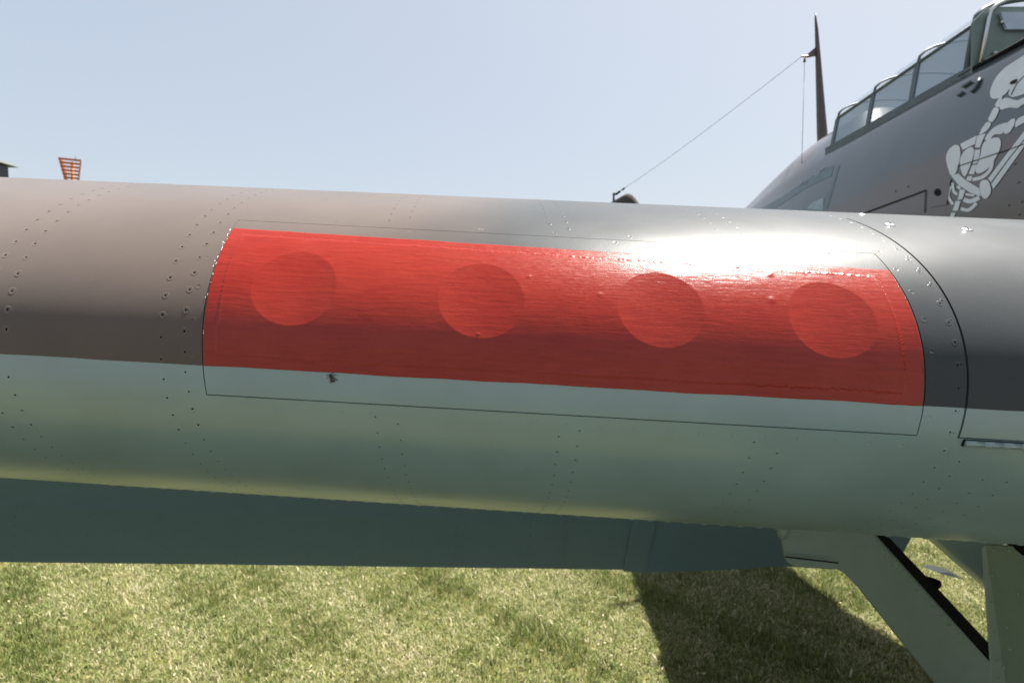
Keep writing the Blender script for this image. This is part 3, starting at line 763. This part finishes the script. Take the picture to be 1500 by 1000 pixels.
for i in range(3):
    A0, B0, C0, E0 = csec(fr[i]); A1, B1, C1, E1 = csec(fr[i + 1])
    bm = bmesh.new(); a_ = [bm.verts.new(p) for p in (A0, B0, B1, A1)]; bm.faces.new(a_); bm_obj('side_pane', bm, canopy, [M_pane])
    bm = bmesh.new(); u = Vector((2 * (cx(fr[i]) - A0.x), 0, 0)); 
    a_ = [bm.verts.new(p) for p in (E0, Vector((2 * cx(fr[i]) - B0.x, B0.y, B0.z)), Vector((2 * cx(fr[i + 1]) - B1.x, B1.y, B1.z)), E1)]; bm.faces.new(a_); bm_obj('side_pane', bm, canopy, [M_pane])
    bm = bmesh.new(); r0 = [bm.verts.new(p) for p in C0]; r1 = [bm.verts.new(p) for p in C1]
    for j in range(len(r0) - 1): bm.faces.new((r0[j], r0[j + 1], r1[j + 1], r1[j]))
    bm_obj('roof_pane', bm, canopy, [M_topglass], True)
# windscreen ahead of the cockpit
ws = bpy.data.objects.new('windscreen', None); col.objects.link(ws); ws.parent = aircraft
hoop = csec(1.55); bm = bmesh.new(); tube(bm, [hoop[0]] + hoop[2] + [hoop[3]], .012, 8); bm_obj('hoop', bm, ws, [M_frame], True)
fpts = [Vector((cx(1.15) - .17, 1.15, 1.15)), Vector((cx(1.15) + .17, 1.15, 1.15))]
bm = bmesh.new(); tube(bm, [fpts[0], hoop[2][3]], .010, 8); tube(bm, [fpts[1], hoop[2][-4]], .010, 8); tube(bm, fpts, .010, 8); bm_obj('front_frame', bm, ws, [M_frame], True)
bm = bmesh.new(); bm.faces.new([bm.verts.new(p) for p in (fpts[0], hoop[2][3], hoop[2][-4], fpts[1])]); bm_obj('front_pane', bm, ws, [M_topglass])
bm = bmesh.new(); bm.faces.new([bm.verts.new(p) for p in (fpts[0], hoop[2][3], hoop[0])]); bm_obj('quarter_pane', bm, ws, [M_topglass])
bm = bmesh.new(); bm.faces.new([bm.verts.new(p) for p in (fpts[1], hoop[2][-4], hoop[3])]); bm_obj('quarter_pane', bm, ws, [M_topglass])

# antenna mast and wires
mast = bpy.data.objects.new('antenna_mast', None); col.objects.link(mast); mast.parent = aircraft
Dm = 3.62; bm = bmesh.new(); prof_ = [(1206.5, 232, 9.0), (1204.0, 190, 8.2), (1201.2, 140, 6.3), (1198.6, 90, 4.6), (1196.2, 45, 2.9), (1194.6, 26, 1.6), (1194.2, 20, .6)]; rings = []
for (x, y, hw) in prof_:
    c = at(x, y, Dm); h = hw / FOC * Dm
    rings.append([bm.verts.new(c + Vector((h * .72 * math.cos(t), h * 1.1 * math.sin(t), 0))) for t in [k * 2 * math.pi / 14 for k in range(14)]])
for i in range(len(rings) - 1):
    for k in range(14): bm.faces.new((rings[i][k], rings[i][(k + 1) % 14], rings[i + 1][(k + 1) % 14], rings[i + 1][k]))
bm.faces.new(rings[-1])
M_mast = plain('mast_brown_paint', (.07, .055, .05), .5)
bm_obj('mast', bm, mast, [M_mast], True)
bm = bmesh.new(); o_ = [at(1199, 66, Dm), at(1199, 80.5, Dm), at(1184, 83.5, Dm), at(1180, 82, Dm), at(1189, 74, Dm)]; a_ = [bm.verts.new(p) for p in o_]; b_ = [bm.verts.new(p + Vector((.0, .015, 0))) for p in o_]
bm.faces.new(a_); bm.faces.new(b_[::-1])
for i in range(5): bm.faces.new((a_[i], b_[i], b_[(i + 1) % 5], a_[(i + 1) % 5]))
tube(bm, [at(1184, 82.5, Dm), at(1174, 82.8, Dm)], .0065, 8); bm_obj('mast_bracket', bm, mast, [M_mast])
bm = bmesh.new(); tube(bm, [at(1179, 84, Dm), at(1178.5, 91, Dm)], [.005, .009], 8); bm_obj('insulator', bm, mast, [M_mast], True)
Df = 9.5
wire_a, wire_b = at(1174.5, 83, Dm), at(917, 274, 9.3)
def sag(a, b, s, n=24): return [a.lerp(b, t) - Vector((0, 0, s * 4 * t * (1 - t))) for t in np.linspace(0, 1, n)]
M_wire = plain('wire_grey', (.15, .16, .17), .95, spec=.1)
bm = bmesh.new(); tube(bm, sag(wire_a, wire_b, .03), [.0017 + .0012 * t for t in np.linspace(0, 1, 24)], 5); bm_obj('antenna_wire', bm, mast, [M_wire], True)
low_end = hit(1174.5, 240, 0) or at(1174.5, 240, 3.9)
bm = bmesh.new(); tube(bm, [at(1178.5, 90, Dm), low_end], .0017, 5); bm_obj('lead_in_wire', bm, mast, [M_wire], True)

# tail fin and rudder, tailplane
tail = bpy.data.objects.new('tail', None); col.objects.link(tail); tail.parent = aircraft
def sidefin(outline, w, name, mats):
    bm = bmesh.new(); c = catmull([(0, *p) for p in outline], 5); n = len(c)
    mid = sum(c, Vector()) / n; rings = []
    for k, sx in ((1.0, 0.0),): pass
    L = [bm.verts.new((cx(p.y), p.y, p.z)) for p in c]
    for sgn in (-1, 1):
        inner = [bm.verts.new((cx(p.y) + sgn * w * .8, *((p * .93 + mid * .07).yz))) for p in c]
        inner2 = [bm.verts.new((cx(p.y) + sgn * w, *((p * .72 + mid * .28).yz))) for p in c]
        for i in range(n):
            j = (i + 1) % n; bm.faces.new((L[i], L[j], inner[j], inner[i])); bm.faces.new((inner[i], inner[j], inner2[j], inner2[i]))
        bm.faces.new(inner2)
    return bm_obj(name, bm, tail, mats, True)
M_brown = plain('tail_brown_paint', (.028, .024, .022), .7, spec=.15)
fin = sidefin([(7.7, 1.0), (7.85, 1.7), (8.02, 2.08), (8.3, 2.27), (8.6, 2.385), (8.93, 2.44), (9.3, 2.485), (9.7, 2.53), (10.0, 2.42), (10.2, 2.0), (10.2, 1.3), (9.9, .7), (9.2, .5)], .06, 'fin_and_rudder', [M_brown])
bm = bmesh.new(); p = at(899, 289.5, 9.5); tube(bm, [p - Vector((0, 0, .09)), p + Vector((0, 0, .055))], [.022, .016], 8); tube(bm, [p + Vector((-.012, 0, .05)), p + Vector((.02, 0, .075))], .022, 8); bm_obj('wire_post', bm, tail, [M_black], True)
bm = bmesh.new(); tube(bm, [at(900, 285.5, 9.45), at(902.5, 284.6, 9.42), at(908, 280.5, 9.4), at(909.5, 279.5, 9.38)], [.006, .02, .02, .006], 8); tube(bm, [at(911.5, 278.2, 9.35), at(915, 275.6, 9.32)], [.018, .014], 8); tube(bm, [at(900, 285.5, 9.45), at(917, 274, 9.3)], .005, 5); bm_obj('wire_tensioner', bm, tail, [M_black], True)
bm = bmesh.new(); bmesh.ops.create_uvsphere(bm, u_segments=12, v_segments=8, radius=.034, matrix=Matrix.Translation(at(916.5, 296, 8.7) + Vector((-.0, -.06, 0)))); bm_obj('fin_light', bm, tail, [plain('lamp_white', (.75, .75, .75), .3)], True)
for sgn in (-1, 1):
    bm = bmesh.new(); o_ = [(0.05, 7.9), (1.2, 8.1), (1.6, 8.4), (1.62, 8.8), (1.3, 9.1), (.05, 9.2)]
    for dz in (.04, -.04): bm.faces.new([bm.verts.new((cx(y) + sgn * x, y, 1.05 + dz)) for x, y in o_])
    vs2 = list(bm.verts)
    for i in range(6): bm.faces.new((vs2[i], vs2[(i + 1) % 6], vs2[6 + (i + 1) % 6], vs2[6 + i]))
    bm_obj('tailplane', bm, tail, [M_brown])
bm = bmesh.new(); tube(bm, [Vector((cx(8.3), 8.3, .75)), Vector((cx(8.5), 8.5, -1.15))], .03, 10); tube(bm, [Vector((cx(8.5) - .05, 8.5, -1.1)), Vector((cx(8.5) + .05, 8.5, -1.1))], .12, 20); bm_obj('tail_wheel', bm, tail, [M_black], True)

# radiator bath below the fuselage
bm = bmesh.new(); rings = []
for (D, w, zt, zb) in ((1.75, .24, -.3, -.86), (1.82, .29, -.3, -.98), (2.05, .36, -.3, -1.10), (2.25, .36, -.3, -1.06), (2.5, .35, -.3, -.97), (2.8, .27, -.3, -.78), (3.2, .2, -.3, -.55), (3.5, .1, -.28, -.36)):
    r = []
    for k in range(17):
        t = math.pi * k / 16; x = -w * (abs(math.cos(t)) ** .55) * (1 if math.cos(t) > 0 else -1); z = zt + (zb - zt) * (math.sin(t) ** .6)
        r.append(bm.verts.new((cx(D) + x, D, z)))
    rings.append(r)
for i in range(len(rings) - 1):
    for k in range(16): bm.faces.new((rings[i][k], rings[i][k + 1], rings[i + 1][k + 1], rings[i + 1][k]))
bm.faces.new(rings[0]); bm_obj('radiator_bath', bm, aircraft, [M_under], True)
bm = bmesh.new(); o_ = [at(1350, 829, 2.62), at(1360, 827, 2.6), at(1376, 829, 2.55), at(1392, 838, 2.4), at(1405, 846, 2.35), at(1372, 838, 2.45)]
a_ = [bm.verts.new(p) for p in o_]; b_ = [bm.verts.new(p + Vector((.05, .02, -.02))) for p in o_]; bm.faces.new(a_); bm.faces.new(b_[::-1])
for i in range(6): bm.faces.new((a_[i], b_[i], b_[(i + 1) % 6], a_[(i + 1) % 6]))
bm_obj('radiator_flap', bm, aircraft, [plain('worn_pale_metal', (.2, .22, .24), .35, .2)])
# far wing, so that the aircraft is whole behind the fuselage
far = WP(cols[None, :] * 0 + np.linspace(0, 1, 12)[None, :12].repeat(1, 0) if False else np.zeros((1, 1)), 0)
v = np.linspace(-1, 1, 41); q = []
v = v * .915
for xx in (2.7, 4.2, 7.2):
    p = WP(1.2, v).copy(); p[:, 0] = xx + ax * (p[:, 1]); p[:, 2] += (.0 if xx < 4 else (xx - 4.2) * .05); q.append(p)
mesh('port_wing', np.vstack(q), [(i * 41 + j, i * 41 + j + 1, (i + 1) * 41 + j + 1, (i + 1) * 41 + j) for i in range(2) for j in range(40)], aircraft, [M_top, M_under], True, [1 if j < 20 else 0 for i in range(2) for j in range(40)])

# ---------------------------------------------------------------- the fly
def wp_px(px, py, smin=-.4, smax=.5, vmin=-.08, vmax=.2):
    S2, V2 = np.meshgrid(np.linspace(smin, smax, 901), np.linspace(vmin, vmax, 281)); q = WP(S2, V2)
    e = (750 + FOC * q[..., 0] / q[..., 1] - px) ** 2 + (500 - FOC * q[..., 2] / q[..., 1] - py) ** 2
    k = np.unravel_index(e.argmin(), e.shape); return float(S2[k]), float(V2[k])
fs, fv = wp_px(487, 552.5)
fn = Vector(WN(np.float64(fs), np.float64(fv))); fp = Vector(WP(fs, fv, .0006))
right = Vector((1, 0, 0)); upv = fn.cross(right).normalized(); upv = upv if upv.z > 0 else -upv
fdir = (upv * math.cos(R(22)) - right * math.sin(R(22))).normalized(); fdir = (fdir - fn * fdir.dot(fn)).normalized(); fside = fdir.cross(fn).normalized()
fm = Matrix((fside, fdir, fn)).transposed().to_4x4(); fm.translation = fp
fly = bpy.data.objects.new('fly', None); col.objects.link(fly); fly.matrix_world = MA @ fm
fly['label'] = 'small dark fly sitting on the pale strip just below the red patch'; fly['category'] = 'fly'
M_fly = plain('fly_body', (.02, .014, .013), .35); M_wingf = plain('fly_wing', (.035, .032, .035), .25)
def ell(c, r, name, mat, sub=2):
    bm = bmesh.new(); bmesh.ops.create_icosphere(bm, subdivisions=sub, radius=1, matrix=Matrix.Translation(c) @ Matrix.Diagonal((*r, 1)))
    return bm_obj(name, bm, fly, [mat], True, True)
ell((0, -.0022, .0016), (.0015, .0030, .0014), 'abdomen', M_fly); ell((0, .0014, .0018), (.0015, .0017, .0014), 'thorax', M_fly); ell((0, .0036, .0017), (.0013, .0009, .0011), 'head', plain('fly_eye', (.05, .012, .01), .3))
for sgn in (-1, 1):
    bm = bmesh.new(); o_ = [(sgn * .0003, .001, .003), (sgn * .0018, -.001, .0028), (sgn * .0022, -.0042, .0018), (sgn * .0010, -.0058, .0014), (sgn * .0001, -.0035, .0026)]
    bm.faces.new([bm.verts.new(p) for p in o_]); bm.faces.new([bm.verts.new((p[0], p[1], p[2] - .0001)) for p in o_][::-1]); bm_obj('wing', bm, fly, [M_wingf], False, True)
    for (y0, x1, y1) in ((.0022, .0036, .0046), (.0012, .0048, .0012), (.0002, .0040, -.0046)):
        bm = bmesh.new(); tube(bm, [Vector((sgn * .0010, y0, .0014)), Vector((sgn * x1 * .6, (y0 + y1) / 2, .0022)), Vector((sgn * x1, y1, 0.0)), Vector((sgn * (x1 + .0009), y1 * 1.1, 0))], .00022, 5); bm_obj('leg', bm, fly, [M_fly], False, True)

# ---------------------------------------------------------------- ground and grass
def ground_mat():
    m, nt, b = nodes('dry_turf')
    n1 = noise(nt, .9, 3); n2 = noise(nt, 14, 6, rough=.7); n3 = noise(nt, 90, 3)
    a = ramp(nt, n2, [(.3, (.05, .06, .014)), (.5, (.14, .135, .042)), (.7, (.24, .21, .09))])
    bc = mix(nt, ramp(nt, n1, [(.4, (0, 0, 0)), (.65, (.55,) * 3)]), a, (.045, .065, .015))
    bc = mix(nt, ramp(nt, n3, [(.3, (.35,) * 3), (.6, (0, 0, 0))]), bc, (.03, .026, .013))
    nt.links.new(bc, b.inputs['Base Color']); b.inputs['Roughness'].default_value = .95; b.inputs['Specular IOR Level'].default_value = .15
    bump(nt, b, n2, 1, .03); return m
bm = bmesh.new(); N = 64
xs = np.sign(np.linspace(-1, 1, N)) * np.abs(np.linspace(-1, 1, N)) ** 4 * 3000
vs2 = [[bm.verts.new((x, y + 3, -.004 if abs(x) < 20 and abs(y) < 20 else -.01)) for x in xs] for y in xs]
for i in range(N - 1):
    for j in range(N - 1): bm.faces.new((vs2[i][j], vs2[i][j + 1], vs2[i + 1][j + 1], vs2[i + 1][j]))
g = bm_obj('ground', bm, None, [ground_mat()], False, True); g['kind'] = 'structure'

def blades(n, xr, yr, hmin, hmax, wmin, wmax, seed):
    r = np.random.default_rng(seed)
    # clumping: keep more blades where a coarse field is high
    N2 = int(n * 1.5); x = r.uniform(*xr, N2); y = r.uniform(*yr, N2)
    def field(x, y, f, ph):
        return (np.sin(x * f + ph) * np.cos(y * f * 1.13 + ph * 1.7) + np.sin((x + y) * f * 2.3 + ph * 3.1) * .6 + np.cos((x * 1.7 - y) * f * 4.1 + ph) * .4 + np.sin((x * .6 + y * 1.9) * f * 8.3 + 2 * ph) * .3) / 2.3
    cl = field(x, y, 7.0, 1.3) * .5 + .5
    keep = r.random(N2) < (.35 + .9 * cl); x, y = x[keep][:n], y[keep][:n]; n = len(x)
    tuft = field(x, y, 5.0, 4.1); gr = field(x, y, 2.1, .4) * .5 + tuft * .6
    L = r.uniform(hmin, hmax, n) * (1 + .9 * np.clip(tuft - .1, 0, 1)); W = r.uniform(wmin, wmax, n) / 2
    az = r.uniform(0, 2 * np.pi, n); lean = r.beta(2.2, 1.3, n) * 1.5 * np.where(tuft > .2, .62, 1.0)
    dx, dy = np.cos(az), np.sin(az); sx, sy = -dy, dx
    def pt(t, ln): return x + dx * L * t * np.sin(ln), y + dy * L * t * np.sin(ln), L * t * np.cos(ln) + .001 + r.uniform(0, .006, n)
    m1 = pt(.5, lean * .75); m2 = pt(1.0, lean)
    z0_ = r.uniform(-.003, .004, n)
    V = np.empty((n, 5, 3), dtype=np.float32)
    V[:, 0] = np.stack([x - sx * W, y - sy * W, z0_], -1); V[:, 1] = np.stack([x + sx * W, y + sy * W, z0_], -1)
    V[:, 2] = np.stack([m1[0] - sx * W * .8, m1[1] - sy * W * .8, m1[2]], -1); V[:, 3] = np.stack([m1[0] + sx * W * .8, m1[1] + sy * W * .8, m1[2]], -1)
    V[:, 4] = np.stack(m2, -1)
    b = np.arange(n) * 5
    T = np.stack([np.stack([b, b + 1, b + 3], -1), np.stack([b, b + 3, b + 2], -1), np.stack([b + 2, b + 3, b + 4], -1)], 1).reshape(-1, 3)
    dry = np.clip(.53 + .22 * r.standard_normal(n) - .27 * gr, 0, 1)
    return V.reshape(-1, 3), T, np.repeat(dry, 5)
def grass_obj(name, parts):
    off = 0; Vs = []; Ts = []; Cs = []
    for V, T, c in parts: Vs.append(V); Ts.append(T + off); Cs.append(c); off += len(V)
    V = np.vstack(Vs); T = np.vstack(Ts); c = np.concatenate(Cs)
    me = bpy.data.meshes.new(name); me.vertices.add(len(V)); me.vertices.foreach_set('co', V.ravel().astype(np.float32))
    me.loops.add(T.size); me.loops.foreach_set('vertex_index', T.ravel().astype(np.int32)); me.polygons.add(len(T))
    me.polygons.foreach_set('loop_start', np.arange(0, T.size, 3, dtype=np.int32)); me.polygons.foreach_set('loop_total', np.full(len(T), 3, dtype=np.int32))
    a = me.attributes.new('dry', 'FLOAT', 'POINT'); a.data.foreach_set('value', c.astype(np.float32)); me.update(); me.validate()
    m, nt, b = nodes('grass_blades'); at_ = nt.nodes.new('ShaderNodeAttribute'); at_.attribute_name = 'dry'
    cc = ramp(nt, at_.outputs['Fac'], [(0, (.035, .065, .010)), (.25, (.085, .125, .022)), (.5, (.165, .195, .055)), (.72, (.31, .29, .145)), (1, (.50, .45, .31))])
    nt.links.new(cc, b.inputs['Base Color']); b.inputs['Roughness'].default_value = .6; b.inputs['Specular IOR Level'].default_value = .3
    tr = nt.nodes.new('ShaderNodeBsdfTranslucent'); nt.links.new(cc, tr.inputs[0]); mx = nt.nodes.new('ShaderNodeMixShader'); mx.inputs[0].default_value = .3
    nt.links.new(b.outputs[0], mx.inputs[1]); nt.links.new(tr.outputs[0], mx.inputs[2]); nt.links.new(mx.outputs[0], nt.nodes['Material Output'].inputs[0])
    me.materials.append(m); o = bpy.data.objects.new(name, me); col.objects.link(o); return o
bm = bmesh.new(); xe = [-400, -60, -12, 0, 12, 60, 400]; ye = [-38, -14, -5, -1.2]
vv_ = [[bm.verts.new((x, y + (.06 * math.sin(x) if y > -2 else 0), .003)) for x in xe] for y in ye]
for i in range(3):
    for j in range(6): bm.faces.new((vv_[i][j], vv_[i][j + 1], vv_[i + 1][j + 1], vv_[i + 1][j]))
o = bm_obj('added_bounce_strip', bm, None, [plain('bounce_strip_grey', (.10, .105, .11), .85)], False, True); o['kind'] = 'structure'  # unseen grey strip added behind the camera to cut grass bounce on the underside
gr = grass_obj('grass', [blades(330000, (-3.4, 3.8), (1.9, 4.4), .014, .036, .0018, .0040, 3), blades(80000, (-7, 8), (-1.2, 12), .02, .05, .006, .012, 4)])
gr['kind'] = 'stuff'
bm = bmesh.new()
for k in range(900):
    x, y = random.uniform(-3, 3.4), random.uniform(2.2, 4.2); r_ = random.uniform(.004, .011); z = random.uniform(.012, .03); a = random.uniform(0, 6.3)
    t1, t2 = random.uniform(-.5, .5), random.uniform(-.5, .5)
    p = [Vector((math.cos(a + q) * r_ * (1 if i % 2 == 0 else .55), math.sin(a + q) * r_ * (1 if i % 2 == 0 else .55), 0)) for i, q in enumerate((0, math.pi / 2, math.pi, 3 * math.pi / 2))]
    bm.faces.new([bm.verts.new((x + v.x, y + v.y, z + v.x * t1 + v.y * t2)) for v in p])
lf = bm_obj('leaf_litter', bm, None, [plain('dry_leaf', (.27, .23, .15), .8, var=.5)], False, True); lf['kind'] = 'stuff'

# ---------------------------------------------------------------- far structures
def W_(p): return MA @ Vector(p)
def top_level(name, loc, label, cat, rz=0):
    o = bpy.data.objects.new(name, None); col.objects.link(o); o.location = loc; o.rotation_euler = (0, 0, rz); o['label'] = label; o['category'] = cat; return o
# orange slatted tower, an upside-down pyramid of slats on a lattice mast
Dt = 95.0; base = W_(at(106, 235, Dt)); bz = base.z
tw = top_level('slatted_tower', (base.x, base.y, 0), 'orange tower topped by tapering rings of horizontal slats, far beyond the wing', 'tower')
wtop = 36 / FOC * Dt * .70; rotm = Matrix.Rotation(R(28), 3, 'Z'); step = 5.05 / FOC * Dt
for k in range(7):
    w = wtop * (1 - .066 * k) / 2; z = bz - .25 - k * step
    for j in range(4):
        r2 = Matrix.Rotation(R(28) + j * math.pi / 2, 3, 'Z'); c = r2 @ Vector((0, -w, 0)); c.z = z
        if c.y > 0: continue
        bm = bmesh.new(); box_bm(bm, c, (2 * w - .02, .22, .32), r2); bm_obj('slat', bm, tw, [M_orange], False, True)
for j in range(4):
    r2 = Matrix.Rotation(R(28) + j * math.pi / 2, 3, 'Z'); bm = bmesh.new()
    if j not in (0, 3): bm.free(); continue
    a = r2 @ Vector((wtop / 2 * .97, -wtop / 2 * .97, 0)); a.z = bz - .2; b = r2 @ Vector((wtop / 2 * .57, -wtop / 2 * .57, 0)); b.z = bz - .25 - 6.3 * step; tube(bm, [a, b], .11, 6); bm_obj('corner_post', bm, tw, [M_orange], False, True)
bm = bmesh.new(); tube(bm, [Vector((0, 0, 0)), Vector((0, 0, bz - .3))], .28, 10); bm_obj('mast', bm, tw, [M_orange], True, True)
bm = bmesh.new(); tube(bm, [Vector((.6, 0, bz - .2)), Vector((.6, 0, bz + .8))], .05, 6); bm_obj('aerial', bm, tw, [M_roofg], True, True)
# control cabin with overhanging roof
Dh = 60.0; hb = W_(at(-30, 262, Dh)); 
hut = top_level('control_cabin', (hb.x - 2.25, hb.y, 0), 'dark glazed cabin with a flat overhanging roof at the left edge, beyond the wing', 'building')
hw = 42 / FOC * Dh; zt = W_(at(-30, 234, Dh)).z
bm = bmesh.new(); box_bm(bm, (0, 0, (zt - .15) / 2), (2 * hw * .99, 5, zt - .15)); bm_obj('cabin_wall', bm, hut, [plain('cabin_cladding', (.05, .06, .06), .6)], False, True)
bm = bmesh.new(); v_ = box_bm(bm, (0, 0, zt + .12), (2 * (50 / FOC * Dh), 6.4, .34))
for x in v_:
    if x.co.z > zt + .12: x.co.x *= .88; x.co.y *= .9; x.co.z += .1
bm_obj('roof', bm, hut, [M_roofg], False, True)
for k in range(7):
    bm = bmesh.new(); box_bm(bm, (-hw + (k + .5) * 2 * hw / 7, -2.52, zt - 1.0), (2 * hw / 7 - .14, .06, 1.7)); bm_obj('window', bm, hut, [M_darkglass], False, True)
for k in range(3):
    bm = bmesh.new(); box_bm(bm, (hw + .0, -1.7 + k * 1.7, zt - 1.0), (.06, 1.5, 1.7)); bm_obj('window', bm, hut, [M_darkglass], False, True)
